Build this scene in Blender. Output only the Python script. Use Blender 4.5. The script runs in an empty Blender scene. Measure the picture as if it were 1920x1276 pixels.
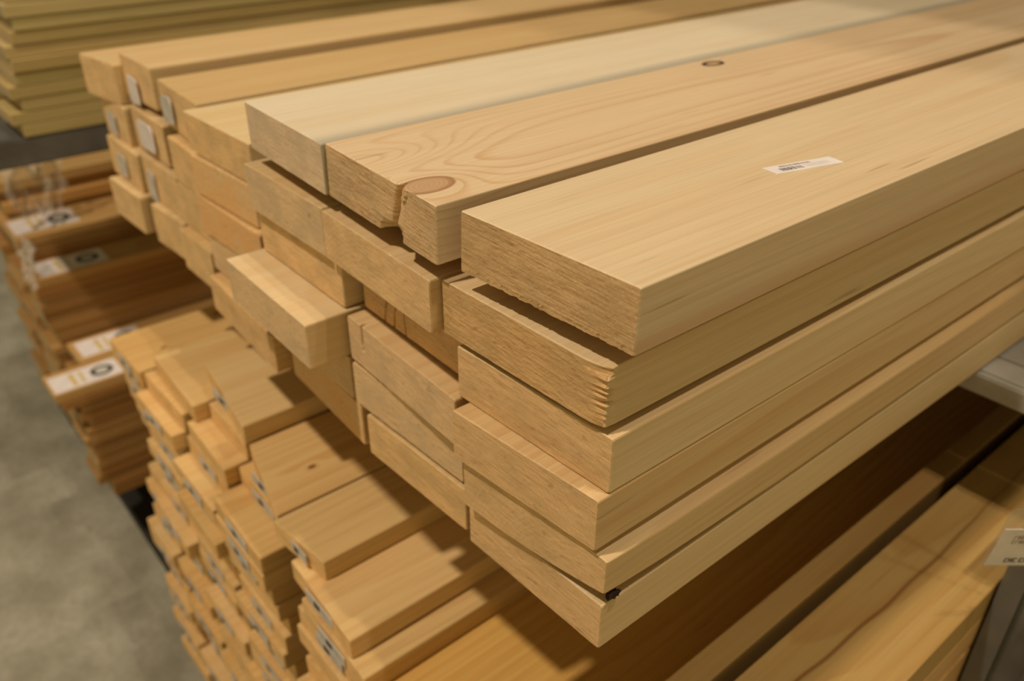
import bpy, bmesh, math, random
from mathutils import Vector, Matrix, noise

C = bpy.context.scene.collection
S = bpy.context.scene

def lin(r, g, b):
    f = lambda c: (c/255/12.92) if c/255 <= 0.04045 else ((c/255+0.055)/1.055)**2.4
    return (f(r), f(g), f(b), 1.0)

# ------------------------------------------------------------------ camera, world, lamps, exposure
cam = bpy.data.cameras.new('camera')
camo = bpy.data.objects.new('camera', cam); C.objects.link(camo)
right = Vector((0.6415064, 0.76711329, 0.00259545))
down = Vector((0.39575926, -0.32805562, -0.85776111))
fwd = Vector((-0.6571485, 0.55128642, -0.51404196))
m = Matrix((right, -down, -fwd)).transposed().to_4x4()
m.translation = Vector((0.266, -0.314, 0.210))
camo.matrix_world = m
cam.sensor_fit = 'HORIZONTAL'; cam.sensor_width = 36.0
cam.lens = 1589.62/1920*36.0
cam.clip_start = 0.02; cam.clip_end = 60
cam.dof.use_dof = True
cam.dof.focus_distance = 0.53
cam.dof.aperture_fstop = 5.6
S.camera = camo

S.view_settings.view_transform = 'Standard'; S.view_settings.look = 'None'
S.view_settings.gamma = 1.0; S.view_settings.use_curve_mapping = False
S.view_settings.exposure = 0.0

w = bpy.data.worlds.new('warehouse_air'); S.world = w; w.use_nodes = True
wn = w.node_tree.nodes; wl = w.node_tree.links; bg = wn['Background']
# dim warehouse air: brighter towards the ceiling and towards the open aisle on the right
wtc = wn.new('ShaderNodeTexCoord'); wsx = wn.new('ShaderNodeSeparateXYZ'); wl.new(wtc.outputs['Generated'], wsx.inputs[0])
def wmath(op, a, b, clamp=False):
    n = wn.new('ShaderNodeMath'); n.operation = op; n.use_clamp = clamp
    for i, q in enumerate((a, b)):
        if isinstance(q, bpy.types.NodeSocket): wl.new(q, n.inputs[i])
        else: n.inputs[i].default_value = q
    return n.outputs[0]
wz = wmath('MULTIPLY', wmath('POWER', wmath('MAXIMUM', wsx.outputs[2], 0.0), 1.5), 0.07)
wx = wmath('MULTIPLY', wmath('POWER', wmath('MAXIMUM', wsx.outputs[0], 0.0), 2.0), 0.55)
wy = wmath('MULTIPLY', wmath('POWER', wmath('MAXIMUM', wmath('MULTIPLY', wsx.outputs[1], -1.0), 0.0), 2.0), 0.44)  # added fill from the front, brightens the board ends
wl.new(wmath('ADD', wmath('ADD', wmath('ADD', wz, wx), wy), 0.012), bg.inputs[1])
bg.inputs[0].default_value = (1.0, 0.82, 0.45, 1)

def lamp(name, loc, energy, radius, col=(1.0, 0.89, 0.80)):
    l = bpy.data.lights.new(name, 'POINT'); l.energy = energy; l.shadow_soft_size = radius; l.color = col
    o = bpy.data.objects.new(name, l); o.location = loc; C.objects.link(o)
    return o
lamp('high_bay_lamp', (-0.65, -1.80, 4.2), 640, 0.11)
lamp('high_bay_lamp', (1.25, 0.795, 5.0), 190, 0.045)
lamp('high_bay_lamp', (1.25, 0.484, 5.0), 270, 0.045)

# ------------------------------------------------------------------ node helpers
class NT:
    def __init__(s, name):
        s.m = bpy.data.materials.new(name); s.m.use_nodes = True
        s.t = s.m.node_tree; s.n = s.t.nodes; s.l = s.t.links
        s.b = s.n['Principled BSDF']
    def put(s, sock, v):
        if isinstance(v, bpy.types.NodeSocket): s.l.new(v, sock)
        else: sock.default_value = v
    def math(s, op, a, b=0.0, c=None, clamp=False):
        n = s.n.new('ShaderNodeMath'); n.operation = op; n.use_clamp = clamp
        s.put(n.inputs[0], a); s.put(n.inputs[1], b)
        if c is not None: s.put(n.inputs[2], c)
        return n.outputs[0]
    def vmath(s, op, a, b):
        n = s.n.new('ShaderNodeVectorMath'); n.operation = op
        s.put(n.inputs[0], a); s.put(n.inputs[1], b)
        return n.outputs[0]
    def noise(s, vec, scale=1.0, detail=2.0, rough=0.5):
        n = s.n.new('ShaderNodeTexNoise'); s.put(n.inputs['Vector'], vec)
        n.inputs['Scale'].default_value = scale; n.inputs['Detail'].default_value = detail
        n.inputs['Roughness'].default_value = rough
        return n.outputs[0]
    def ramp(s, fac, stops):
        n = s.n.new('ShaderNodeValToRGB'); s.put(n.inputs[0], fac)
        e = n.color_ramp.elements
        while len(e) > 1: e.remove(e[-1])
        e[0].position = stops[0][0]; e[0].color = stops[0][1]
        for p, c in stops[1:]:
            k = e.new(p); k.color = c
        return n.outputs[0]
    def mix(s, fac, a, b, mode='MIX'):
        n = s.n.new('ShaderNodeMix'); n.data_type = 'RGBA'; n.blend_type = mode
        s.put(n.inputs[0], fac); s.put(n.inputs[6], a); s.put(n.inputs[7], b)
        return n.outputs[2]
    def maprange(s, v, a, b, c=0.0, d=1.0, smooth=False):
        n = s.n.new('ShaderNodeMapRange')
        if smooth: n.interpolation_type = 'SMOOTHSTEP'
        s.put(n.inputs[0], v)
        for i, q in enumerate((a, b, c, d)): n.inputs[i+1].default_value = q
        return n.outputs[0]
    def bump(s, h, strength, dist):
        n = s.n.new('ShaderNodeBump'); s.put(n.inputs['Height'], h)
        n.inputs['Strength'].default_value = strength; n.inputs['Distance'].default_value = dist
        s.l.new(n.outputs[0], s.b.inputs['Normal'])

def g4(v): return (v, v, v, 1)

def rings(k, knots, warp, centre, rnd, tight=1.0):
    """distance from the pith of the log, bent by slow noise and by knots -> (ring radius, separated xyz, offset vector)"""
    tc = k.n.new('ShaderNodeTexCoord'); oi = k.n.new('ShaderNodeObjectInfo')
    P = tc.outputs['Object']
    sx = k.n.new('ShaderNodeSeparateXYZ'); k.l.new(P, sx.inputs[0])
    X, Y, Z = sx.outputs
    R = oi.outputs['Random']
    off = k.n.new('ShaderNodeCombineXYZ')
    k.put(off.inputs[0], k.math('MULTIPLY', R, 37.0)); k.put(off.inputs[1], k.math('MULTIPLY', R, 91.0)); k.put(off.inputs[2], k.math('MULTIPLY', R, 53.0))
    Q = k.vmath('ADD', P, off.outputs[0])
    n1 = k.noise(k.vmath('MULTIPLY', Q, (5.0, 1.1, 5.0)), 1.0, 1.5)
    n2 = k.noise(k.vmath('MULTIPLY', Q, (40.0, 5.0, 40.0)), 1.0, 1.0)
    rx = k.math('MULTIPLY', k.math('SUBTRACT', R, 0.5), rnd)
    rz = k.math('MULTIPLY', k.math('FRACT', k.math('MULTIPLY', R, 17.3)), rnd*0.8)
    x = k.math('ADD', k.math('SUBTRACT', X, centre[0]), rx)
    z = k.math('ADD', k.math('SUBTRACT', Z, centre[1]), rz)
    r = k.math('SQRT', k.math('ADD', k.math('MULTIPLY', x, x), k.math('MULTIPLY', z, z)))
    r = k.math('ADD', r, k.math('MULTIPLY', k.math('SUBTRACT', n1, 0.5), warp))
    r = k.math('ADD', r, k.math('MULTIPLY', k.math('SUBTRACT', n2, 0.5), warp*0.035))
    kd = []
    for (kx, ky, kr, amp) in knots:
        dx = k.math('SUBTRACT', X, kx); dy = k.math('MULTIPLY', k.math('SUBTRACT', Y, ky), 0.62)
        d = k.math('SQRT', k.math('ADD', k.math('MULTIPLY', dx, dx), k.math('MULTIPLY', dy, dy)))
        e = k.math('DIVIDE', d, kr*2.0)
        r = k.math('ADD', r, k.math('MULTIPLY', k.math('EXPONENT', k.math('MULTIPLY', k.math('MULTIPLY', e, e), -1.0)), amp))
        kd.append((d, kr))
    return r, (X, Y, Z), Q, R, oi.outputs['Color'], kd

def wood(name, light, dark, spacing=0.0065, contrast=0.6, knots=(), warp=0.05, centre=(0.0, -0.02), rnd=0.10,
         edge_stain=None, fibre=0.10, rough=0.55, knot_cols=((150, 98, 52), (96, 58, 28)), bumps=(), knot_rim=None, streak=None, thin=False, zstain=None):
    k = NT(name)
    r, (X, Y, Z), Q, R, col, kd = rings(k, knots, warp, centre, rnd)
    for (bx, by, sx_, sy_, amp_) in bumps:
        ex = k.math('DIVIDE', k.math('SUBTRACT', X, bx), sx_); ey = k.math('DIVIDE', k.math('SUBTRACT', Y, by), sy_)
        r = k.math('ADD', r, k.math('MULTIPLY', k.math('EXPONENT', k.math('MULTIPLY', k.math('ADD', k.math('MULTIPLY', ex, ex), k.math('MULTIPLY', ey, ey)), -1.0)), amp_))
    f = k.math('FRACT', k.math('DIVIDE', r, spacing))
    band = k.ramp(f, [(0.0, g4(0.05)), (0.35, g4(0.12)), (0.80, g4(0.95)), (0.90, g4(1.0)), (0.985, g4(0.05))])
    if thin: band = k.ramp(f, [(0.0, g4(0.04)), (0.60, g4(0.08)), (0.86, g4(1.0)), (0.93, g4(1.0)), (0.99, g4(0.04))])
    bm = k.noise(k.vmath('MULTIPLY', Q, (18.0, 1.4, 18.0)), 1.0, 2.0)
    bandf = k.math('MULTIPLY', k.math('MULTIPLY', band, contrast), k.maprange(bm, 0.3, 0.7, 0.35, 1.15))
    c = k.mix(bandf, lin(*light), lin(*dark))
    # slow pinkish / yellowish streaks that run with the grain
    st = k.noise(k.vmath('MULTIPLY', Q, (30.0, 1.6, 30.0)), 1.0, 3.0)
    c = k.mix(k.maprange(st, 0.45, 0.75, 0.0, 0.45), c, k.mix(0.6, c, lin(dark[0]-4, dark[1]-12, dark[2]-18)))
    fi = k.noise(k.vmath('MULTIPLY', Q, (420.0, 7.0, 420.0)), 1.0, 2.0, 0.6)
    fv = k.maprange(fi, 0.25, 0.75, 1.0-fibre, 1.0+fibre*0.6)
    comb = k.n.new('ShaderNodeCombineXYZ')
    for i in range(3): k.put(comb.inputs[i], fv)
    c = k.mix(1.0, c, comb.outputs[0], 'MULTIPLY')
    # rare dark resin dashes
    da = k.noise(k.vmath('MULTIPLY', Q, (260.0, 9.0, 260.0)), 1.0, 1.0)
    c = k.mix(k.maprange(da, 0.72, 0.80, 0.0, 0.35), c, lin(120, 84, 40))
    for ki, (d, kr) in enumerate(kd):
        rim = knot_rim[1] if knot_rim and knot_rim[0] == ki+1 else knot_cols[1]
        rr = k.math('ADD', d, k.math('MULTIPLY', k.math('SUBTRACT', st, 0.5), kr*0.5))
        inner = k.mix(k.maprange(k.math('FRACT', k.math('MULTIPLY', rr, 420.0)), 0.1, 0.9), lin(*knot_cols[0]), lin(knot_cols[0][0]-18, knot_cols[0][1]-16, knot_cols[0][2]-12))
        inner = k.mix(k.maprange(rr, kr*(0.45 if rim != knot_cols[1] else 0.72), kr*(0.75 if rim != knot_cols[1] else 0.98), 0.0, 1.0), inner, lin(*rim))
        c = k.mix(k.maprange(rr, kr*0.98, kr*1.12, 1.0, 0.0, True), c, inner)
    if streak:
        sx0, sw, wdt = streak
        wv = k.noise(k.vmath('MULTIPLY', Q, (0.0, 3.2, 0.0)), 1.0, 2.0)
        ds = k.math('ABSOLUTE', k.math('SUBTRACT', k.math('SUBTRACT', X, sx0), k.math('MULTIPLY', k.math('SUBTRACT', wv, 0.5), sw)))
        c = k.mix(k.math('MULTIPLY', k.maprange(ds, 0.0, wdt, 1.0, 0.0, True), k.maprange(bm, 0.35, 0.65, 0.15, 0.9)), c, lin(150, 96, 40))
    if zstain:
        zz = k.math('ADD', Z, k.math('MULTIPLY', k.math('SUBTRACT', bm, 0.5), 0.016))
        c = k.mix(k.maprange(zz, 0.004, 0.016, 0.5, 0.0, True), c, lin(*zstain))
    if edge_stain:
        x0, x1 = edge_stain
        sn = k.math('ADD', X, k.math('MULTIPLY', k.math('SUBTRACT', bm, 0.5), 0.02))
        c = k.mix(k.maprange(sn, x0, x1, 0.0, 0.7, True), c, lin(166, 154, 126))
    c = k.mix(1.0, k.mix(1.0, c, col, 'MULTIPLY'), (0.77, 0.77, 0.77, 1), 'MULTIPLY')
    k.l.new(c, k.b.inputs['Base Color'])
    k.b.inputs['Roughness'].default_value = rough
    k.b.inputs['Specular IOR Level'].default_value = 0.25
    k.bump(k.math('ADD', fi, k.math('MULTIPLY', band, 0.3)), 0.12, 0.0004)
    return k.m

def endgrain(name, light, dark, contrast=0.35, saw=0.5, stain=0.4, centre=(0.0, -0.03), rnd=0.12, tilt=0.06, stain_col=(150, 126, 88), endk=1.36, tinted=True):
    k = NT(name)
    r, (X, Y, Z), Q, R, col, kd = rings(k, (), 0.02, centre, rnd)
    f = k.math('FRACT', k.math('DIVIDE', r, 0.0042))
    band = k.ramp(f, [(0.0, g4(0.05)), (0.4, g4(0.2)), (0.85, g4(1.0)), (0.97, g4(0.1))])
    sz = k.math('ADD', Z, k.math('MULTIPLY', X, tilt))
    v = k.n.new('ShaderNodeCombineXYZ'); k.put(v.inputs[0], k.math('MULTIPLY', X, 26.0)); k.put(v.inputs[2], k.math('MULTIPLY', sz, 1250.0))
    k.put(v.inputs[1], k.math('MULTIPLY', R, 57.0))
    sl = k.noise(v.outputs[0], 1.0, 3.0, 0.7)
    sl2 = k.noise(k.vmath('MULTIPLY', v.outputs[0], (3.5, 1.0, 0.55)), 1.0, 2.0, 0.6)
    gr = k.noise(k.vmath('MULTIPLY', Q, (1300.0, 1300.0, 1300.0)), 1.0, 1.0, 0.7)
    bl = k.noise(k.vmath('MULTIPLY', Q, (26.0, 20.0, 40.0)), 1.0, 3.0)
    dk = k.noise(k.vmath('MULTIPLY', Q, (90.0, 20.0, 200.0)), 1.0, 3.0)
    c = k.mix(k.math('MULTIPLY', band, contrast), lin(*light), lin(*dark))
    c = k.mix(k.maprange(sl, 0.32, 0.60, saw, 0.0), c, lin(dark[0]-26, dark[1]-28, dark[2]-26))
    c = k.mix(k.maprange(sl2, 0.34, 0.44, saw*0.55, 0.0), c, lin(dark[0]-40, dark[1]-42, dark[2]-38))
    c = k.mix(k.maprange(gr, 0.55, 0.75, 0.0, 0.30), c, lin(min(255, light[0]+24), min(255, light[1]+26), min(255, light[2]+26)))
    c = k.mix(k.maprange(bl, 0.42, 0.66, 0.0, stain), c, lin(*stain_col))
    c = k.mix(k.maprange(dk, 0.64, 0.78, 0.0, 0.45), c, lin(112, 78, 38))
    c = k.mix(1.0, k.mix(1.0, c, col, 'MULTIPLY') if tinted else c, (endk, endk, endk, 1), 'MULTIPLY')
    k.l.new(c, k.b.inputs['Base Color'])
    k.b.inputs['Roughness'].default_value = 0.85
    k.b.inputs['Specular IOR Level'].default_value = 0.12
    k.bump(k.math('ADD', k.math('MULTIPLY', sl, 0.9), k.math('MULTIPLY', gr, 0.7)), 0.45, 0.00045)
    return k.m

def plain(name, col, rough=0.6, metal=0.0, var=0.0, scale=8.0, spec=0.3):
    k = NT(name)
    if var:
        tc = k.n.new('ShaderNodeTexCoord')
        a = k.noise(tc.outputs['Object'], scale, 4.0)
        c = k.mix(k.maprange(a, 0.3, 0.7), lin(*[max(0, v*(1-var)) for v in col]), lin(*[min(255, v*(1+var)) for v in col]))
        k.l.new(c, k.b.inputs['Base Color'])
    else:
        k.b.inputs['Base Color'].default_value = lin(*col)
    k.b.inputs['Roughness'].default_value = rough; k.b.inputs['Metallic'].default_value = metal
    k.b.inputs['Specular IOR Level'].default_value = spec
    return k.m

M_PALE = wood('pale_pine', (236, 208, 158), (224, 184, 124), 0.0085, 0.40, warp=0.07)
M_PINE = wood('pine', (229, 195, 140), (208, 160, 100), 0.0075, 0.45, warp=0.06)
M_WARM = wood('warm_pine', (224, 188, 130), (200, 150, 88), 0.008, 0.5, warp=0.09, fibre=0.12)
M_WKNOT = wood('warm_pine_with_knots', (224, 188, 130), (200, 150, 88), 0.008, 0.5, warp=0.09, fibre=0.12, knots=((0.018, 0.055, 0.0030, 0.010), (-0.034, 0.16, 0.0036, 0.010)), knot_cols=((150, 98, 52), (120, 74, 36)))
M_STREAK = wood('streaked_pine', (222, 188, 128), (200, 152, 88), 0.008, 0.5, warp=0.09, knots=((0.020, 0.36, 0.006, 0.02), (-0.01, 0.10, 0.004, 0.01)), streak=(-0.010, 0.05, 0.0035))
M_TOP = wood('planed_pale_pine', (234, 207, 158), (226, 184, 128), 0.012, 0.32, warp=0.06, centre=(-0.06, -0.07), rnd=0.0, zstain=(214, 160, 108))
M_GREY = wood('grey_edged_pine', (238, 214, 168), (228, 192, 138), 0.011, 0.25, warp=0.06, centre=(0.0, -0.1), rnd=0.0, edge_stain=(0.050, 0.074))
M_KNOT = wood('knotty_pine', (234, 200, 146), (206, 150, 88), 0.0052, 0.50, warp=0.022, centre=(0.012, -0.075), rnd=0.0,
              knots=((0.046, 0.014, 0.0135, 0.026), (-0.063, 0.455, 0.0085, 0.010)), knot_cols=((212, 168, 116), (172, 124, 78)),
              bumps=((-0.022, 0.0, 0.030, 0.085, 0.034),), knot_rim=(2, (62, 46, 28)), thin=True)
E_PINE = endgrain('sawn_pine_end', (208, 173, 124), (184, 145, 96))
E_ROUGH = endgrain('rough_sawn_end', (206, 170, 118), (178, 139, 90), 0.25, 0.75, 0.35, endk=1.24)
E_CLEAN = endgrain('clean_sawn_end', (207, 172, 124), (182, 144, 98), 0.22, 0.55, 0.3, endk=1.30)
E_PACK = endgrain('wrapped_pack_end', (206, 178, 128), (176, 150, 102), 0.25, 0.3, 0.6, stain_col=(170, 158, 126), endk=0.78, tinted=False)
E_GREY = endgrain('weathered_end', (202, 172, 130), (180, 147, 104), 0.25, 0.5, 0.75, stain_col=(174, 150, 116))
E_RED = endgrain('reddish_end', (204, 164, 112), (182, 134, 82), 0.3, 0.35, 0.6, stain_col=(190, 164, 124))
M_STEEL = plain('galvanised_steel', (182, 178, 166), 0.42, 0.35, 0.12, 14.0)
M_DSTEEL = plain('dull_grey_steel', (118, 114, 104), 0.5, 0.7, 0.15, 10.0)
M_PAPER = plain('label_paper', (222, 209, 194), 0.5, 0, 0.04, 40.0)
M_GPAPER = plain('greyish_sticker', (196, 186, 168), 0.45, 0, 0.12, 60.0)
M_INK = plain('black_ink', (58, 52, 44), 0.6)
M_BROWNINK = plain('brown_ink', (128, 104, 84), 0.6)
M_FAINT = plain('faint_ink', (196, 186, 166), 0.6)
M_OCHRE = plain('ochre_print', (206, 174, 104), 0.6)
M_BARK = plain('bark_knot', (40, 26, 14), 0.9, 0, 0.5, 90.0)

# ------------------------------------------------------------------ mesh helpers
def mesh_obj(name, bm, mats, parent=None, smooth=False):
    me = bpy.data.meshes.new(name); bm.normal_update(); bm.to_mesh(me); bm.free()
    for mt in (mats if isinstance(mats, (list, tuple)) else [mats]): me.materials.append(mt)
    if smooth:
        for p in me.polygons: p.use_smooth = True
    o = bpy.data.objects.new(name, me); C.objects.link(o)
    if parent: o.parent = parent
    return o

def tag(o, label=None, cat=None, group=None, kind=None):
    for k_, v in (('label', label), ('category', cat), ('group', group), ('kind', kind)):
        if v: o[k_] = v
    return o

def board_bm(wd, t, L, nx=10, nz=3, r=0.0015, amp=0.0003, skew=0.0, slant=0.0, seed=0, warp=None, ys=None, bow=0.0):
    """A sawn board: cross-section wd x t (bottom at z=0, centred on x), running from y=0 to y=L.
    The near end is a fine grid whose points are roughened; skew / slant turn the saw cut about z / x."""
    bm = bmesh.new()
    xs = sorted(set([0.0, r*0.3, r] + [r + (wd-2*r)*i/nx for i in range(1, nx)] + [wd-r, wd-r*0.3, wd]))
    def hz(x):                                  # corner rounding
        d = min(x, wd-x)
        if d >= r: return 0.0
        return r - math.sqrt(max(0.0, r*r-(r-d)**2))
    ncol = len(xs)
    if ys is None: ys = [0.0, 0.0012, 0.010, 0.04, L*0.15, L*0.4, L*0.7, L]
    def place(x, y, z, cap):
        fade = max(0.0, 1-y/0.05)
        yy = y + (skew*(x-wd/2) + slant*(z-t/2))*max(0.0, 1-y/L)
        if cap and amp: yy += amp*(noise.noise((x*140+seed*7.1, z*420, seed*3.3))*1.4 + noise.noise((x*600, z*900, seed*1.7)))*fade
        p = [x-wd/2, yy, z + bow*math.sin(math.pi*y/L)]
        if warp: p = warp(p[0], p[1], p[2], y, cap)
        return p
    # ring points, counter-clockwise seen from the near end
    def grid(i, j):
        x = xs[i]; h = hz(x)
        return x, h + (t-2*h)*j/nz
    loop = [(i, 0) for i in range(ncol)] + [(ncol-1, j) for j in range(1, nz)] + [(i, nz) for i in range(ncol-1, -1, -1)] + [(0, j) for j in range(nz-1, 0, -1)]
    ringsv = []
    for q, y in enumerate(ys):
        last = q == len(ys)-1
        ring = {}
        for (i, j) in loop:
            x, z = grid(i, j)
            if q == 0 or last:                 # arris slightly broken
                x = wd/2 + (x-wd/2)*(1-0.0012/wd); z = t/2 + (z-t/2)*(1-0.0012/t)
            ring[(i, j)] = bm.verts.new(place(x, y, z, q <= 1))
        ringsv.append(ring)
    n = len(loop)
    for a, b in zip(ringsv[:-1], ringsv[1:]):
        for q in range(n):
            k0, k1 = loop[q], loop[(q+1) % n]
            try: bm.faces.new((a[k0], b[k0], b[k1], a[k1])).material_index = 0
            except ValueError: pass
    for ring, y, near in ((ringsv[0], ys[0], True), (ringsv[-1], ys[-1], False)):
        g = dict(ring)
        for i in range(1, ncol-1):
            for j in range(1, nz):
                x, z = grid(i, j)
                x = wd/2 + (x-wd/2)*(1-0.0012/wd); z = t/2 + (z-t/2)*(1-0.0012/t)
                g[(i, j)] = bm.verts.new(place(x, y, z, near))
        for i in range(ncol-1):
            for j in range(nz):
                q = (g[(i, j)], g[(i+1, j)], g[(i+1, j+1)], g[(i, j+1)])
                q = q if near else q[::-1]
                try: bm.faces.new(q).material_index = 1
                except ValueError: pass
    bmesh.ops.remove_doubles(bm, verts=bm.verts, dist=0.00002)
    bmesh.ops.recalc_face_normals(bm, faces=bm.faces)
    return bm

GREEN = 0
def board(name, label, x0, x1, y0, y1, ztop, t, L=2.4, mats=(None, None), col=(1, 1, 1), rz=0.0, cat='board', group=None, parent=None, rx=0.0, **kw):
    wd = x1-x0
    kw.setdefault('skew', (y1-y0)/wd + math.tan(-rz)*0)
    o = mesh_obj(name, board_bm(wd, t, L, **kw), mats)
    o.location = ((x0+x1)/2, (y0+y1)/2, ztop-t)
    o.rotation_euler = (rx, 0, rz)
    o.color = (*col, 1)
    tag(o, label, cat, group)
    return o

def box_bm(bm, x0, x1, y0, y1, z0, z1):
    v = [bm.verts.new((x, y, z)) for x in (x0, x1) for y in (y0, y1) for z in (z0, z1)]
    for f in ((0, 1, 3, 2), (4, 6, 7, 5), (0, 4, 5, 1), (2, 3, 7, 6), (0, 2, 6, 4), (1, 5, 7, 3)):
        bm.faces.new([v[i] for i in f])

def prism(name, pts, t, mat, parent=None, mtx=None):
    """thin sheet: 2-D outline extruded by t; mtx places its local xy plane"""
    bm = bmesh.new()
    a = [bm.verts.new((x, y, 0)) for x, y in pts]; b = [bm.verts.new((x, y, t)) for x, y in pts]
    n = len(pts)
    bm.faces.new(a[::-1]); bm.faces.new(b)
    for i in range(n): bm.faces.new((a[i], a[(i+1) % n], b[(i+1) % n], b[i]))
    bmesh.ops.recalc_face_normals(bm, faces=bm.faces)
    o = mesh_obj(name, bm, mat, parent)
    if mtx: o.matrix_local = mtx
    return o

def marks(name, rects, t, mat, parent=None, mtx=None):
    bm = bmesh.new()
    for (x0, y0, x1, y1) in rects: box_bm(bm, x0, x1, y0, y1, 0, t)
    o = mesh_obj(name, bm, mat, parent)
    if mtx: o.matrix_local = mtx
    return o

def frame(origin, ex, ey):
    ex = Vector(ex).normalized(); ey = Vector(ey); ez = ex.cross(ey).normalized(); ey = ez.cross(ex)
    mm = Matrix((ex, ey, ez)).transposed().to_4x4(); mm.translation = Vector(origin)
    return mm

def rrect(w_, h_, r=0.1, n=4, jit=0.0, seed=0):
    rr = random.Random(seed); r *= min(w_, h_); pts = []
    for cx, cy, a0 in ((w_-r, r, -90), (w_-r, h_-r, 0), (r, h_-r, 90), (r, r, 180)):
        for i in range(n+1):
            a = math.radians(a0+90*i/n); pts.append((cx+r*math.cos(a)+rr.uniform(-jit, jit), cy+r*math.sin(a)+rr.uniform(-jit, jit)))
    return pts

def fake_text(rr, x0, x1, y0, h, wmin=0.35, wmax=0.8, gap=0.25):
    """small blurred print: strokes too small to read"""
    out = []; x = x0
    while x < x1:
        ww = h*rr.uniform(wmin, wmax)
        k = rr.choice((0, 1, 2))
        if k == 0: out += [(x, y0, x+ww*0.3, y0+h), (x+ww*0.3, y0+h*0.8, x+ww, y0+h), (x+ww*0.3, y0, x+ww, y0+h*0.18)]
        elif k == 1: out += [(x, y0, x+ww*0.3, y0+h), (x+ww*0.7, y0, x+ww, y0+h), (x+ww*0.3, y0+h*0.4, x+ww*0.7, y0+h*0.58)]
        else: out += [(x, y0, x+ww*0.28, y0+h*0.7), (x+ww*0.28, y0+h*0.7, x+ww, y0+h*0.9)]
        x += ww+h*gap*(3 if rr.random() < 0.12 else 1)
    return out

# ------------------------------------------------------------------ the setting
def floor_mat():
    k = NT('polished_concrete')
    tc = k.n.new('ShaderNodeTexCoord'); P = tc.outputs['Object']
    a = k.noise(P, 7.0, 5.0, 0.6); b = k.noise(P, 60.0, 3.0, 0.6); d = k.noise(P, 300.0, 1.0)
    c = k.mix(k.maprange(a, 0.35, 0.65), lin(140, 132, 108), lin(172, 164, 138))
    c = k.mix(k.maprange(b, 0.4, 0.7, 0.0, 0.35), c, lin(118, 112, 90))
    c = k.mix(k.maprange(d, 0.74, 0.80, 0.0, 0.8), c, lin(205, 196, 170))
    k.l.new(c, k.b.inputs['Base Color']); k.b.inputs['Roughness'].default_value = 0.42
    k.bump(b, 0.1, 0.002)
    return k.m
FLOOR = -1.29
bm = bmesh.new(); box_bm(bm, -7, 3, -4, 7, -0.1, 0)
o = mesh_obj('floor', bm, floor_mat()); o.location = (0, 0, FLOOR); tag(o, 'grey polished concrete warehouse floor', 'floor', kind='structure')

# ------------------------------------------------------------------ main stack (top shelf): boards 150 x 44 and 110 x 55
T = 0.0435
T2 = 0.0452
def Z(l): return -0.0465*l-0.012        # 12 mm laths lie between the top layer and the rest
dense = dict(nx=80, nz=22, r=0.0009, amp=0.00013, ys=[0, 0.0012, 0.0025, 0.005, 0.009, 0.016, 0.03, 0.06, 0.15, 0.4, 0.9, 1.6, 2.4])
mid = dict(nx=34, nz=10, r=0.0016, amp=0.00014, ys=[0, 0.0012, 0.003, 0.008, 0.02, 0.06, 0.2, 0.6, 1.2, 1.8, 2.4])

# board A, nearest on top, with the price sticker
def warp_A(x, y, z, y0, cap):
    if y0 < 0.004 and z < 0.004:
        f = 1-y0/0.004
        z += f*max(0, noise.noise((x*160, 3.1, 0)))*0.0016; y += f*abs(noise.noise((x*220, 9.0, 1)))*0.0016
    return (x, y, z)
A = board('pine_board', 'wide pale pine board nearest on top, with a white barcode sticker on it', -0.149, 0, -0.011, 0.0, 0, T,
          mats=(M_TOP, E_ROUGH), col=(0.95, 0.94, 0.95), rz=-0.010, warp=warp_A, slant=0.03, seed=1, **dense)

# board B, with the knot and the torn notch at its end
def warp_B(x, y, z, y0, cap):
    if y0 < 0.02:
        f = 1-y0/0.02
        xc = 0.034 - (T-z)*0.32 + noise.noise((0.3, z*160, 2))*0.0016
        d = x-xc
        y += f*0.006*math.exp(-(d/0.0016)**2) + f*0.0022*max(0, 1-abs(d-0.003)/0.008)*min(1, z/0.02)
        if z < 0.012 and -0.018 < d < 0.016:
            k_ = (1-z/0.012)*(1-abs((d+0.001)/0.017)**2)
            y += f*0.010*max(0, k_)*(0.8+0.4*noise.noise((x*300, z*300, 5)))
            z += f*0.0045*max(0, k_)
        if 0.004 < d < 0.011 and z > T-0.012: y -= f*0.0016
    return (x, y, z)
B = board('pine_board', 'top board with a brown knot and split notch at its sawn end', -0.328, -0.166, -0.010, -0.017, 0, T,
          mats=(M_KNOT, E_ROUGH), col=(0.97, 1.0, 1.1), rz=-0.012, warp=warp_B, seed=2, slant=0.02, **dense)
Cb = board('pine_board', 'pale top board with a grey stained edge, left of the knotty board', -0.482, -0.3288, -0.006, -0.011, 0, T,
           mats=(M_GREY, E_GREY), col=(0.99, 1.03, 1.12), rz=-0.012, seed=3, **mid)

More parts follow.
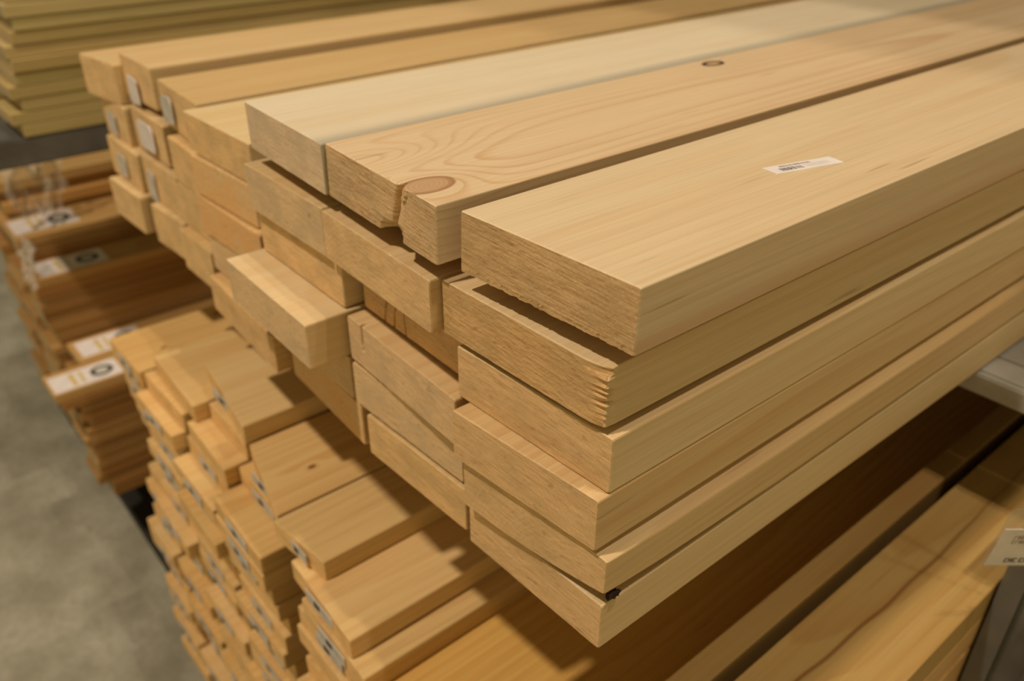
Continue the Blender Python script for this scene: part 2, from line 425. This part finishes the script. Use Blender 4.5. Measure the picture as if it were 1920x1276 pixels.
# D2: torn corner on its near right end
def warp_D2(x, y, z, y0, cap):
    if x > 0.058 and y0 < 0.010:
        f = (1-y0/0.010)
        e = (x-0.058)/0.017
        tooth = abs(((z*1000+2.2*noise.noise((z*300, 0, 0))) % 4.6)/4.6-0.5)*(0.5+0.9*abs(noise.noise((z*190, 4, 2))))
        x -= f*0.0034*e*e*tooth*1.6
        y += f*0.006*max(0, e)**3*(0.15+tooth)
        if z > T-0.006: y += f*0.003*e; z -= f*0.0012*e
    return (x, y, z)
board('pine_board', 'second board down on the near corner, its right corner torn into teeth', -0.1729, -0.0157, -0.0112, -0.0049, Z(1), T,
      mats=(M_PALE, E_ROUGH), col=(1.0, 0.96, 0.90), rz=-0.010, warp=warp_D2, seed=4, **dense)
board('pine_board', 'third board down on the near corner, clean square end in half shade', -0.1598, -0.0101, -0.0093, -0.0008, Z(2)-0.0025, T,
      mats=(M_PALE, E_CLEAN), col=(1.0, 0.97, 0.9), rz=-0.009, seed=5, **mid)
board('pine_board', 'fourth board down on the near corner, with a pinkish lit top strip', -0.1487, -0.0098, -0.0236, -0.0107, Z(3), T,
      mats=(M_PINE, E_CLEAN), col=(1.0, 0.97, 0.9), rz=-0.006, seed=6, **mid)
def warp_D5(x, y, z, y0, cap):                  # bark-edge (wane) along the upper right arris, starting behind the end
    f = min(1, max(0, (y0-0.0)/0.05))
    lim = T-0.011*(0.45+0.55*f)*(0.7+0.3*math.sin(y0*3+1))
    if x > 0.052 and z > lim:
        e = (x-0.052)/0.0175
        z = max(lim, z-0.007*e*(0.5+0.5*f))
    if x > -0.045:
        z += 0.0105*((x+0.045)/0.115)**2*math.exp(-y0/0.10)*(1-z/T)
    return (x, y, z)
D5 = board('pine_board', 'fifth board down on the near corner, slanted waney upper edge and small dark knot', -0.1441, -0.0020, -0.0185, -0.0070, Z(4), T,
      mats=(M_PINE, E_CLEAN), col=(0.98, 0.97, 0.91), rz=-0.004, warp=warp_D5, seed=7, **mid)
board('pine_board', 'lowest board on the near corner of the big stack', -0.1480, -0.0040, -0.0113, -0.0061, Z(5), T,
      mats=(M_PALE, E_CLEAN), col=(0.98, 0.96, 0.9), rz=-0.007, seed=8, **mid)

bm = bmesh.new(); bmesh.ops.create_icosphere(bm, subdivisions=3, radius=1.0)
for v in bm.verts:
    n_ = 1+0.7*noise.noise(v.co*2.2)+0.35*noise.noise(v.co*6)
    v.co = Vector((v.co.x*0.0030*n_, v.co.y*0.0055*n_, v.co.z*0.0032*n_))
bk = mesh_obj('bark_knot', bm, M_BARK, D5, smooth=True); bk.location = (0.0695, 0.016, 0.0030); bk['label'] = 'small black bark-edged knot'

def cracks(lst):
    def f_(x, y, z, y0, cap):
        if y0 < 0.006:
            f = 1-y0/0.006
            for (cx, sl, wd_, dp, z0, z1) in lst:
                if z0 <= z <= z1: y += f*dp*math.exp(-((x-cx-sl*(z-T/2)-0.0015*noise.noise((cx, z*120, 1)))/wd_)**2)
        return (x, y, z)
    return f_
fine = dict(mid); fine.update(nx=200)
# second column
board('pine_board', 'board just under the knotty board, its end flush with its left neighbour', -0.3396, -0.1761, -0.0134, -0.0186, Z(1), T,
      mats=(M_PINE, E_PINE), col=(1, 0.98, 0.94), rz=-0.004, seed=9, **mid)
board('pine_board', 'shaded set-back board with dark cracks in its end', -0.3197, -0.1636, 0.0080, 0.0059, Z(2), T,
      mats=(M_PINE, E_PINE), col=(0.98, 0.92, 0.86), rz=-0.004, seed=10, warp=cracks([(-0.040, 0.25, 0.0007, 0.012, 0, 1), (-0.027, 0.15, 0.0008, 0.012, 0, 1), (-0.014, -0.1, 0.0006, 0.009, 0, 1)]), **fine)
board('pine_board', 'greyish board right of the block that juts out, with a crack in its end', -0.3212, -0.1570, -0.0099, -0.0140, Z(3), T,
      mats=(M_PINE, E_GREY), col=(1, 0.95, 0.88), rz=-0.004, seed=11, warp=cracks([(-0.058, 0.0, 0.0012, 0.006, 0.020, 1)]), **fine)
board('pine_board', 'grey-brown board second from the bottom in the second column', -0.3187, -0.1640, -0.0112, -0.0038, Z(4), T,
      mats=(M_PINE, E_GREY), col=(1, 0.97, 0.9), rz=-0.004, seed=12, **mid)
board('pine_board', 'bottom board of the second column, with a tiny knot in its end', -0.2993, -0.1585, -0.0124, -0.0061, Z(5), T,
      mats=(M_PINE, E_PINE), col=(1, 0.97, 0.88), rz=-0.004, seed=13, **mid)
# third column
board('pine_board', 'board under the grey-edged board, its upper face striped yellow at the end', -0.4894, -0.3422, -0.0123, -0.0112, Z(1), T2,
      mats=(M_PINE, E_GREY), col=(1, 0.98, 0.92), rz=-0.004, seed=14, **mid)
board('pine_board', 'pale board right behind the block that juts out, half in shade', -0.4904, -0.3303, -0.0053, -0.0053, Z(2), T2,
      mats=(M_PALE, E_PINE), col=(1, 1.0, 0.96), rz=-0.004, seed=15, **mid)
board('pine_board', 'short-looking board jutting furthest out of the big stack', -0.4970, -0.3276, -0.0435, -0.0467, Z(3), T2,
      mats=(M_PALE, E_GREY), col=(1, 0.97, 0.9), rz=-0.004, seed=16, **mid)
board('pine_board', 'board in the shade directly under the jutting board', -0.4890, -0.3260, -0.0070, -0.0090, Z(4), T2,
      mats=(M_PINE, E_GREY), col=(1, 0.95, 0.86), rz=-0.004, seed=17, **mid)
board('pine_board', 'bottom board of the third column, brownish and half shaded', -0.4675, -0.3130, -0.0030, -0.0093, Z(5), T2,
      mats=(M_PINE, E_RED), col=(1, 0.95, 0.86), rz=-0.004, seed=18, **mid)
# fourth column
board('pine_board', 'pale board one layer down beside the grey-edged board, its top lit', -0.6983, -0.5400, 0.0109, 0.0163, Z(1), T2,
      mats=(M_PALE, E_PINE), col=(1, 0.98, 0.9), rz=-0.003, seed=19, **mid)
board('pine_board', 'board with a diagonal pale streak, third layer of the fourth column', -0.6853, -0.5409, 0.0053, 0.0137, Z(2), T2,
      mats=(M_PINE, E_RED), col=(1, 0.97, 0.88), rz=-0.003, seed=20, **mid)
board('pine_board', 'orange-brown ended board left of the jutting board', -0.6833, -0.5265, 0.0028, 0.0070, Z(3), T2,
      mats=(M_WARM, E_RED), col=(1, 0.92, 0.80), rz=-0.003, seed=21, **mid)
board('pine_board', 'greyish board mostly hidden left of the jutting board', -0.6762, -0.5290, 0.0057, 0.0057, Z(4), T2,
      mats=(M_PINE, E_GREY), col=(1, 0.95, 0.86), rz=-0.003, seed=22, **mid)
board('pine_board', 'bottom board of the fourth column, under the jutting board', -0.6629, -0.4811, -0.0082, -0.0155, Z(5), T2,
      mats=(M_WARM, E_PINE), col=(1, 0.95, 0.86), rz=-0.003, seed=23, **mid)

# thicker beams at the far left of the same shelf
def sticker(parent, cx, cz, w_, h_, seed, mat=M_PAPER, curl=0.0, name='sticker'):
    """paper sticker on a board's near end, in board coordinates (x across, z up)"""
    t_ = prism(name, rrect(w_, h_, 0.18, 3, 0.0015, seed), 0.0012, mat, parent,
               frame((cx-w_/2, -0.0016-curl, cz-h_/2), (1, 0, 0), (0, 0, 1)))
    t_['label'] = 'white paper sticker on the sawn end'
    return t_
soft = dict(nx=8, nz=4, r=0.003, amp=0.0003)
TB = 0.0566
beams = [  # x0 x1 y0 y1 ztop col label sticker
 (-1.101, -0.996, 0.016, 0.029, -0.064, (1, 1, .95), 'leftmost beam of the top layer, half hidden behind its neighbour', None),
 (-1.000, -0.885, 0.042, 0.042, -0.050, (1, 1, .97), 'beam on top with a white sticker curling on its end, standing a little proud', (-0.012, 0.014, 0.036, 0.036)),
 (-0.860, -0.716, 0.041, 0.033, -0.059, (1, 1, .96), 'wide top beam right of the narrow dark gap, pale sticker on its end', (-0.034, 0.026, 0.034, 0.034)),
 (-1.085, -0.985, 0.027, 0.027, -0.121, (1, 1, .97), 'leftmost beam of the second layer, faint sticker on its end', (-0.010, 0.022, 0.034, 0.032)),
 (-0.978, -0.851, 0.035, 0.032, -0.116, (1, 1, .96), 'second-layer beam with a wrinkled white sticker, second from the left', (0.000, 0.028, 0.056, 0.036)),
 (-0.815, -0.701, 0.025, 0.020, -0.118, (1, .98, .9), 'second-layer beam with an orange lit top beside a dark gap', None),
 (-1.073, -0.949, 0.019, 0.019, -0.177, (1, 1, .95), 'leftmost beam of the third layer, small grey sticker on its end', (-0.004, 0.024, 0.036, 0.032)),
 (-0.945, -0.817, 0.025, 0.025, -0.175, (1, 1, .95), 'third-layer beam with a tall grey sticker, second from the left', (-0.032, 0.018, 0.028, 0.042)),
 (-0.809, -0.696, 0.022, 0.023, -0.176, (1, 1, .94), 'third-layer beam in the third beam column, plain end', None),
 (-1.053, -0.938, 0.003, 0.007, -0.234, (1, 1, .95), 'lowest beam at the far left corner of the shelf', None),
 (-0.905, -0.804, 0.012, 0.018, -0.233, (1, 1, .93), 'bottom-layer beam with small dark dots on its end', None),
 (-0.797, -0.696, 0.010, 0.010, -0.233, (1, 1, .93), 'bottom-layer beam third from the left, plain end', None)]
rr = random.Random(5)
for i, (x0, x1, y0, y1, zt, col, lab, st) in enumerate(beams):
    b = board('pine_beam', lab, x0, x1, y0, y1, zt, TB, mats=(M_WARM if i % 3 == 2 else M_PINE, E_PINE), col=col, rz=0.002, cat='beam', group='thick beams at the left end of the shelf', seed=30+i, **soft)
    if st: sticker(b, *st, seed=i, curl=0.002 if i in (1, 4) else 0.0, mat=M_PAPER if i in (1, 4) else M_GPAPER)

# price sticker on board A (its own frame: along the board)
base = frame((-0.148/2, 0.2075, 0), (1, 0, 0), (0, 1, 0))
stA = prism('price_sticker', [(0, 0), (0.0148, -0.002), (0.0148+0.0165, 0.058), (0.0165, 0.061)], 0.00025, M_PAPER, A)
AI = Matrix.Rotation(0.010, 4, 'Z') @ Matrix.Translation(Vector((0.0745, 0.0055, T)))
stA.matrix_local = AI @ Matrix.Translation(Vector((-0.0735, 0.2085, 0.0)))
stA['label'] = 'white paper sticker with a barcode and a line of small print'
rr = random.Random(11)
def shear(rects):                               # rectangles in sticker axes u (along the length), v (across) -> sheared outlines
    return rects
bm = bmesh.new(); bm2 = bmesh.new(); bm3 = bmesh.new()
def quad(bmx, u0, v0, u1, v1):
    P = lambda u, v: (v*0.0148+u*0.0165, u*0.0600-v*0.002, 0.00030)
    bmx.faces.new([bmx.verts.new(P(*q)) for q in ((u0, v0), (u0, v1), (u1, v1), (u1, v0))])
u = 0.14
while u < 0.46:
    ww = rr.choice((0.006, 0.006, 0.012, 0.02)); quad(bm, u, 0.42, u+ww, 0.78); u += ww+rr.choice((0.006, 0.008, 0.014))
u = 0.20
while u < 0.66:
    ww = rr.uniform(0.008, 0.02); quad(bm2, u, 0.13, u+ww*0.5, 0.30); quad(bm2, u+ww*0.5, 0.13 if rr.random() < .5 else 0.24, u+ww, 0.30); u += ww+0.006
for v in (0.40, 0.52, 0.64):
    u = 0.50
    while u < 0.86: ww = rr.uniform(0.01, 0.025); quad(bm3, u, v, u+ww, v+0.06); u += ww+0.008
for nm, b_, mt in (('barcode', bm, M_INK), ('print', bm2, M_BROWNINK), ('small_print', bm3, M_FAINT)):
    mesh_obj(nm, b_, mt, stA)

# ------------------------------------------------------------------ shelf steel of this bay
SH = -0.2912
bm = bmesh.new(); box_bm(bm, -1.18, 0.24, 0.570, 0.593, SH-0.026, SH-0.002); box_bm(bm, -1.18, 0.24, 0.576, 0.62, SH-0.008, SH)
bmesh.ops.bevel(bm, geom=bm.edges[:], offset=0.002, segments=2, affect='EDGES')
tag(mesh_obj('shelf_beam', bm, M_STEEL), 'galvanised shelf beam under the big board stack', 'shelf beam')
bm = bmesh.new(); box_bm(bm, -1.18, 0.24, 0.621, 1.5, SH-0.003, SH)
tag(mesh_obj('shelf_deck', bm, M_STEEL), 'grey metal shelf deck behind the beam, under the big stack', 'shelf deck')
bm = bmesh.new(); box_bm(bm, -1.18, 0.24, 1.501, 1.56, SH-0.05, SH)
tag(mesh_obj('shelf_beam', bm, M_STEEL), 'rear shelf beam far under the big board stack', 'shelf beam')
for yl, wh in ((0.62, 'front'), (1.9, 'rear')):
    bm = bmesh.new(); box_bm(bm, -0.485, -0.030, yl, yl+0.03, -0.0582, -0.0440)
    tag(mesh_obj('spacer_lath', bm, M_PINE), '%s spacer lath under the three topmost boards' % wh, 'lath')

# ------------------------------------------------------------------ lower stack: planks 27 mm thick in seven columns
TP = 0.027
low = dict(nx=6, nz=3, r=0.0015, amp=0.0002)
rl = random.Random(21)
LC = [(1.12, 1.06, .88), (1.12, 1.04, .82), (1.08, 1.05, .9), (1.14, 1.08, .92), (1.06, 1.0, .8)]
PIX = {0: 'leftmost', 1: 'second', 2: 'third', 3: 'fourth', 4: 'fifth', 5: 'sixth'}
ORD = ['topmost', 'second', 'third', 'fourth', 'fifth', 'sixth', 'seventh', 'eighth', 'ninth', 'tenth', 'eleventh', 'twelfth', 'thirteenth', 'fourteenth', 'fifteenth',
       'sixteenth', 'seventeenth', 'eighteenth', 'nineteenth', 'twentieth', '21st', '22nd', '23rd', '24th', '25th', '26th', '27th', '28th', '29th', '30th', '31st', '32nd', '33rd', '34th', '35th']
def end_sticker(b, wd, seed):
    t_ = prism('end_sticker', rrect(wd*0.42, 0.016, 0.1, 2), 0.0007, M_GPAPER, b, frame((-wd*0.21, -0.0011, 0.005), (1, 0, 0), (0, 0, 1)))
    t_['label'] = 'greyish printed sticker on the plank end'
    marks('print', [(wd*0.13, 0.004, wd*0.22, 0.011)], 0.0003, M_INK, t_, Matrix.Translation(Vector((0, 0, 0.0008))))
# explicit top planks of each column, then regular layers down to the bearers
cols = [  # first ztop, explicit upper planks (x0, x1, y left, y right), then (x0, x1) of the regular planks below
 (-0.466, [(-1.003, -0.876, -.067, -.066)], (-1.000, -0.880), [-0.062, -0.060, -0.058, -0.055, -0.052, -0.046, -0.040, -0.048, -0.062, -0.072, -0.060, -0.072]),
 (-0.439, [(-0.861, -0.703, -.044, -.050)], (-0.872, -0.735), [-0.060, -0.078, -0.066, -0.072, -0.080, -0.074]),
 (-0.412, [(-0.748, -0.582, -.008, -.031), (-0.698, -0.588, -.030, -.030), (-0.716, -0.588, -.058, -.062)], (-0.725, -0.590), [-0.060, -0.085, -0.078, -0.090]),
 (-0.439, [(-0.579, -0.440, -.028, -.060)], (-0.582, -0.447), [-0.045, -0.083, -0.086, -0.082, -0.080]),
 (-0.439, [(-0.4365, -0.345, -.067, -.055)], None, []),
 (-0.466, [(-0.396, -0.262, -.070, -.076), (-0.366, -0.235, -.077, -.079)], (-0.385, -0.252), [-0.076, -0.080])]
nlow = 0
for ci, (zt, ups, base_x, ysl) in enumerate(cols):
    z = zt; k_ = 0
    while z-TP > FLOOR+0.084:
        if k_ < len(ups): xa, xb, ya, yb_ = ups[k_]
        elif base_x is None: break
        else:
            q = k_-len(ups); jx = rl.uniform(-0.003, 0.003)
            ya = ysl[q] if q < len(ysl) else -0.075+rl.uniform(-0.018, 0.015)
            yb_ = ya+rl.uniform(-0.004, 0.004); xa, xb = base_x[0]+jx*0.5, base_x[1]+jx*0.5
        mt = M_WKNOT if (ci, k_) in ((0, 0), (3, 0), (3, 2), (1, 1)) else (M_WARM if rl.random() < 0.6 else M_PINE)
        lab = '%s plank of the %s plank column of the lower stack, counted from the left' % (ORD[k_], PIX[ci])
        b = board('pine_plank', lab, xa, xb, ya, yb_, z, TP, L=2.4, mats=(mt, E_PINE), col=rl.choice(LC), rz=rl.uniform(-.0005, .0005),
                  cat='plank', group='planks in the lower stack', seed=100+nlow, **low)
        if rl.random() < 0.75: end_sticker(b, xb-xa, nlow)
        nlow += 1; k_ += 1; z -= TP+0.0006
bm = bmesh.new(); box_bm(bm, -2.3, 0.10, -0.015, 0.06, FLOOR, FLOOR+0.045)  # plain black bar filling the dark floor patch between the packs
bmesh.ops.bevel(bm, geom=bm.edges[:], offset=0.004, segments=2, affect='EDGES')
tag(mesh_obj('base_bar', bm, plain('flat_black', (44, 40, 34), 0.6, 0.2, 0.1)), 'black sill on the floor under the racks, seen between the two packs', 'bar')
# wide planks to the right of the lower stack
def lowboard(label, x0, x1, y, zt, t=TP, mat=M_WARM, col=(1, .90, .72), L=2.4, **k2):
    return board('pine_plank', label, x0, x1, y, y, zt, t, L=L, mats=(mat, E_PINE), col=col, cat='plank', seed=int(abs(x0)*999), **low, **k2)
lowboard('broad orange plank at the bottom edge, crossed by the shadow of the big stack', -0.239, -0.052, -0.20, -0.520, col=(1.10, .95, .52))
lowboard('narrow strip standing on edge between the two broad lower planks', -0.024, 0.002, -0.12, -0.439, 0.095, M_PINE, (.52, .44, .25))  # tint darkened to stand in for the weak light on this strip
lowboard('broad plank at the lower right with a wandering brown streak, beside the steel post', 0.0155, 0.115, -0.15, -0.439, 0.045, M_STREAK, (.74, .67, .46))  # dimmer light on this plank is put into its darker tint
lowboard('plank right under the streaked plank beside the steel post', 0.0155, 0.115, -0.15, -0.4845, 0.045)
for k_ in range(24):
    z = -0.520-TP-0.0006-k_*(TP+0.0006)
    if z-TP < FLOOR+0.09: break
    lowboard('hidden plank %s below the broad orange plank' % ORD[k_], -0.239, -0.052, -0.19+0.01*(k_ % 3), z, group='planks under the broad orange plank')
for k_ in range(24):
    z = -0.5345-k_*0.0456
    if z-0.045 < FLOOR+0.09: break
    lowboard('plank %s below the streaked plank beside the steel post' % ORD[k_], -0.03, 0.115, -0.14+0.012*(k_ % 2), z, 0.045, group='planks under the streaked plank')
for yb in (0.25, 1.6):
    bm = bmesh.new(); box_bm(bm, -1.05, 0.13, yb, yb+0.09, FLOOR, FLOOR+0.085)
    tag(mesh_obj('timber_bearer', bm, M_PINE), '%s timber bearer on the floor under the lower stack' % ('front' if yb < 1 else 'rear'), 'bearer')

# ------------------------------------------------------------------ steel upright and the price tag
t = bpy.data.objects.new('rack_upright', None); C.objects.link(t); t.location = (0.153, 0.45, FLOOR)
tag(t, 'galvanised steel rack upright at the lower right corner', 'rack upright')
bm = bmesh.new(); HH = 1.005
box_bm(bm, -0.035, -0.031, 0, 0.07, 0, HH); box_bm(bm, 0.031, 0.035, 0, 0.07, 0, HH); box_bm(bm, -0.031, -0.014, 0, 0.004, 0, HH); box_bm(bm, 0.014, 0.031, 0, 0.004, 0, HH)
box_bm(bm, -0.014, 0.014, 0.010, 0.014, 0, HH); box_bm(bm, -0.016, -0.014, 0.002, 0.014, 0, HH); box_bm(bm, 0.014, 0.016, 0.002, 0.014, 0, HH)
mesh_obj('column', bm, M_DSTEEL, t)
bm = bmesh.new()
for i in range(30):
    bmesh.ops.create_cone(bm, cap_ends=True, segments=12, radius1=0.0045, radius2=0.003, depth=0.004, matrix=Matrix.Translation((0.0225, -0.002, 0.12+i*0.05)) @ Matrix.Rotation(math.pi/2, 4, 'X'))
rv = mesh_obj('rivets', bm, M_STEEL, t); rv['kind'] = 'stuff'
bm = bmesh.new(); box_bm(bm, -0.055, 0.055, -0.02, 0.09, 0, 0.006); mesh_obj('foot_plate', bm, M_DSTEEL, t)

E1 = Vector((0.64, 0.768, 0)); NH = Vector((0.768, -0.64, 0))
th = math.radians(9)
E2 = Vector((0, 0, 1))*math.cos(th) + NH*math.sin(th)
P0 = Vector((0.114, 0.380, -0.365))
t = bpy.data.objects.new('price_tag', None); C.objects.link(t); t.matrix_world = frame(P0, E1, E2)
tag(t, 'white price card in a clear sleeve tilted against the steel upright', 'price tag')
W_, H_ = 0.075, 0.052
sleeve = NT('clear_sleeve'); sleeve.b.inputs['Base Color'].default_value = lin(200, 190, 170); sleeve.b.inputs['Roughness'].default_value = 0.25; sleeve.b.inputs['Alpha'].default_value = 0.22
prism('card', [(0, 0), (W_, 0), (W_, H_), (0, H_)], 0.0006, M_PAPER, t)
rr = random.Random(3)
tx = fake_text(rr, 0.012, W_-0.006, 0.0385, 0.0048) + fake_text(rr, 0.012, W_-0.012, 0.0320, 0.0048)
tx2 = fake_text(rr, 0.015, 0.030, 0.0045, 0.0062, 0.45, 0.8, 0.12) + fake_text(rr, 0.033, W_-0.006, 0.0045, 0.0055)
marks('print', tx, 0.0002, M_BROWNINK, t, Matrix.Translation((0, 0, 0.0006)))
marks('bold_print', tx2, 0.0002, M_INK, t, Matrix.Translation((0, 0, 0.0006)))
prism('sleeve', rrect(W_+0.008, H_+0.030, 0.06, 3), 0.0002, sleeve.m, t, Matrix.Translation((-0.004, -0.003, -0.0004)))
mk = [(0.022+0.01*math.cos(a)*0.5-0.003, H_+0.012, 0.022+0.003, H_+0.017) for a in (0,)]
marks('hanging_slot', mk, 0.0003, M_INK, t)
bm = bmesh.new(); box_bm(bm, 0.035, 0.045, H_+0.006, H_+0.026, -0.006, -0.001); mesh_obj('clip', bm, M_DSTEEL, t)

# ------------------------------------------------------------------ left bay: bundle on the shelf above
TQ = 0.0225
rb = random.Random(8)
plk = dict(nx=3, nz=2, r=0.0012, amp=0.0)
nb = 0
for ci in range(2):
    z = -0.267+TQ
    k_ = 0
    while z < 0.27:
        xr = -1.45-ci*0.125+rb.uniform(-0.004, 0.004)
        y = -0.034+0.2*(z+0.25)+rb.uniform(-0.010, 0.010)
        board('pale_plank', '%s plank from the bottom in the %s column of the bundle on the left shelf' % ('lowest' if k_ == 0 else ORD[k_], 'near' if ci == 0 else 'second'),
              xr-0.12, xr, y, y, z, TQ-0.0008, L=3.0, mats=(M_PALE, E_PACK), col=rb.choice([(.74, .76, .54), (.68, .68, .46), (.76, .74, .54), (.66, .64, .42), (.78, .8, .6)]),  # olive tints hold the shade on the bundle's long sides
              cat='plank', group='planks of the bundle on the left shelf', seed=400+nb, **plk)
        z += TQ; k_ += 1; nb += 1
bm = bmesh.new(); box_bm(bm, -1.72, -1.452, -0.10, 2.4, -0.318, -0.2675)
bmesh.ops.bevel(bm, geom=bm.edges[:], offset=0.004, segments=2, affect='EDGES')
tag(mesh_obj('shelf_rail', bm, M_DSTEEL), 'dark grey steel rail under the bundle on the left shelf', 'shelf rail')

# lower pack of printed planks, stepped towards the aisle
TW = 0.0215
BR = [(.70, .56, .38), (.62, .48, .30), (.76, .62, .42), (.58, .44, .27), (.72, .52, .32)]  # brown tints include the shade on the pack's sides; top planks stay lighter
def pack(xr, wd, ncol, ztop, zbot, y, grp, tier, sd, ylow=None):
    r_ = random.Random(sd); k_ = 0; z = ztop; out = []
    while z-TW > zbot:
        for ci in range(ncol):
            yy = (y if k_ < 2 or ylow is None else ylow)+(r_.uniform(-0.015, 0.015) if not (k_ == 0 and ci == 0) else 0)
            x1 = xr-ci*(wd+0.004)+(r_.uniform(-.0015, .0015) if k_ else 0)
            b = board('printed_plank', '%s plank down in the %s column of the %s' % (ORD[k_], ['near', 'second', 'third', 'fourth', 'fifth'][ci], tier),
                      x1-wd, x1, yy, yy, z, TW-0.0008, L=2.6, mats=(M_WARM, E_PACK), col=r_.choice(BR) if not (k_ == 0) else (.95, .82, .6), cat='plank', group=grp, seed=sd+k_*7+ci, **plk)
            if k_ == 0: out.append(b)
        z -= TW; k_ += 1
    return out
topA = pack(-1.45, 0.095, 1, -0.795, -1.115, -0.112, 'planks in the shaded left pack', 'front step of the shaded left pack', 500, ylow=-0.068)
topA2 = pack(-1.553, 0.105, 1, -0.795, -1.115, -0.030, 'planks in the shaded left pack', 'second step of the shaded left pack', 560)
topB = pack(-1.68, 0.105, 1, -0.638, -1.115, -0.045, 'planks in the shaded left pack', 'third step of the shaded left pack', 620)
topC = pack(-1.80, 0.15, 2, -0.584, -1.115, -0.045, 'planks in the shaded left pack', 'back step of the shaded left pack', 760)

def big_label(parent, x0, x1, y0, y1, seed, oval=True):
    """printed white paper wrapped over the plank top near its end (plank coordinates)"""
    t0 = TW-0.0008
    lb = prism('printed_label', rrect(x1-x0, y1-y0, 0.05, 2, 0.0006, seed), 0.0006, M_PAPER, parent, Matrix.Translation((x0, y0, t0)))
    lb['label'] = 'white printed label with two ochre blocks and a dark oval emblem'
    W2, H2 = x1-x0, y1-y0
    marks('ochre_block', [(W2*0.12, H2*0.28, W2*0.88, H2*0.35), (W2*0.15, H2*0.42, W2*0.85, H2*0.47)], 0.0002, M_OCHRE, lb, Matrix.Translation((0, 0, 0.0006)))
    if oval:
        ov = [(W2*0.5+W2*0.30*math.cos(a*math.pi/12), H2*0.74+H2*0.17*math.sin(a*math.pi/12)) for a in range(24)]
        prism('oval_emblem', ov, 0.0002, M_INK, lb, Matrix.Translation((0, 0, 0.0006)))
        ov2 = [(W2*0.5+W2*0.18*math.cos(a*math.pi/12), H2*0.74+H2*0.10*math.sin(a*math.pi/12)) for a in range(24)]
        prism('emblem_centre', ov2, 0.0002, M_FAINT, lb, Matrix.Translation((0, 0, 0.0008)))
big_label(topA[0], -0.030, 0.042, 0.005, 0.145, 1)
big_label(topA2[0], -0.040, 0.036, 0.012, 0.150, 2)
big_label(topB[0], -0.040, 0.042, 0.012, 0.160, 3)
big_label(topC[0], -0.052, 0.044, 0.008, 0.150, 4, True)
# upper loose planks behind, lit orange
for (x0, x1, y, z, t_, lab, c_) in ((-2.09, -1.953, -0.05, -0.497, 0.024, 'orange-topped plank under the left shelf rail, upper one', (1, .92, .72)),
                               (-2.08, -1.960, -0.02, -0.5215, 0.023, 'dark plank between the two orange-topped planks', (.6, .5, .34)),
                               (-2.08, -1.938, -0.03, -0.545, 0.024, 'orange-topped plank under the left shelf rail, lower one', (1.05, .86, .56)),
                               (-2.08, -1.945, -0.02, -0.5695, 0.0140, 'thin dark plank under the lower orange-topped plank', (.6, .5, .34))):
    board('printed_plank', lab, x0, x1, y, y, z, t_, L=2.6, mats=(M_WARM, E_PACK), col=c_, cat='plank', seed=int(-x0*100), **plk)
for yb in (0.25, 1.6):
    bm = bmesh.new(); box_bm(bm, -2.15, -1.46, yb, yb+0.09, FLOOR, -1.110)
    tag(mesh_obj('timber_bearer', bm, M_PINE), '%s timber bearer on the floor under the left pack' % ('front' if yb < 1 else 'rear'), 'bearer')

# torn stretch film hanging over the pack
film = NT('stretch_film'); film.b.inputs['Base Color'].default_value = lin(228, 214, 190); film.b.inputs['Roughness'].default_value = 0.35
tc = film.n.new('ShaderNodeTexCoord'); nz_ = film.noise(film.vmath('MULTIPLY', tc.outputs['Object'], (30, 30, 8)), 1.0, 3.0)
film.put(film.b.inputs['Alpha'], film.maprange(nz_, 0.35, 0.7, 0.10, 0.5)); film.b.inputs['Specular IOR Level'].default_value = 0.6
def film_sheet(name, label, fn, nu=26, nv=26):
    bm = bmesh.new(); g = [[bm.verts.new(fn(i/nu, j/nv)) for j in range(nv+1)] for i in range(nu+1)]
    for i in range(nu):
        for j in range(nv): bm.faces.new((g[i][j], g[i+1][j], g[i+1][j+1], g[i][j+1]))
    o_ = mesh_obj(name, bm, film.m, smooth=True); tag(o_, label, 'plastic film'); return o_
def f1(u, v):
    n_ = noise.noise((u*5, v*3, 1.0)); n2 = noise.noise((u*14, v*6, 4.0))
    return (-1.86+0.03*n_+0.012*n2+0.03*v, -0.03+0.17*u*(1-0.4*v)+0.02*n2, -0.33-0.22*v)
film_sheet('stretch_film', 'torn clear stretch film hanging below the left shelf rail', f1)
def f2(u, v):
    n_ = noise.noise((u*6, v*5, 7.0)); n2 = noise.noise((u*15, v*13, 2.0))
    return (-1.79+0.11*u+0.006*n2, -0.052-0.012*n_-0.01*n2+0.02*(1-v), -0.560-0.10*v+0.012*n2)
film_sheet('stretch_film', 'crumpled film bunched over the ends of the left pack', f2)

# ------------------------------------------------------------------ next storage level above: a beam with boards on it
UZ = 2.2; UY = 0.70
bm = bmesh.new(); box_bm(bm, -2.6, 1.2, UY, UY+0.05, UZ, UZ+0.10)
tag(mesh_obj('shelf_beam', bm, M_STEEL), 'upper shelf beam above the big board stack', 'shelf beam')
bm = bmesh.new(); box_bm(bm, -2.6, 1.2, UY+0.051, 1.84, UZ+0.07, UZ+0.10)
tag(mesh_obj('shelf_deck', bm, M_STEEL), 'upper shelf deck above the big board stack', 'shelf deck')
bm = bmesh.new(); box_bm(bm, -2.6, 1.2, 1.841, 1.89, UZ, UZ+0.10)
tag(mesh_obj('shelf_beam', bm, M_STEEL), 'rear upper shelf beam above the big board stack', 'shelf beam')
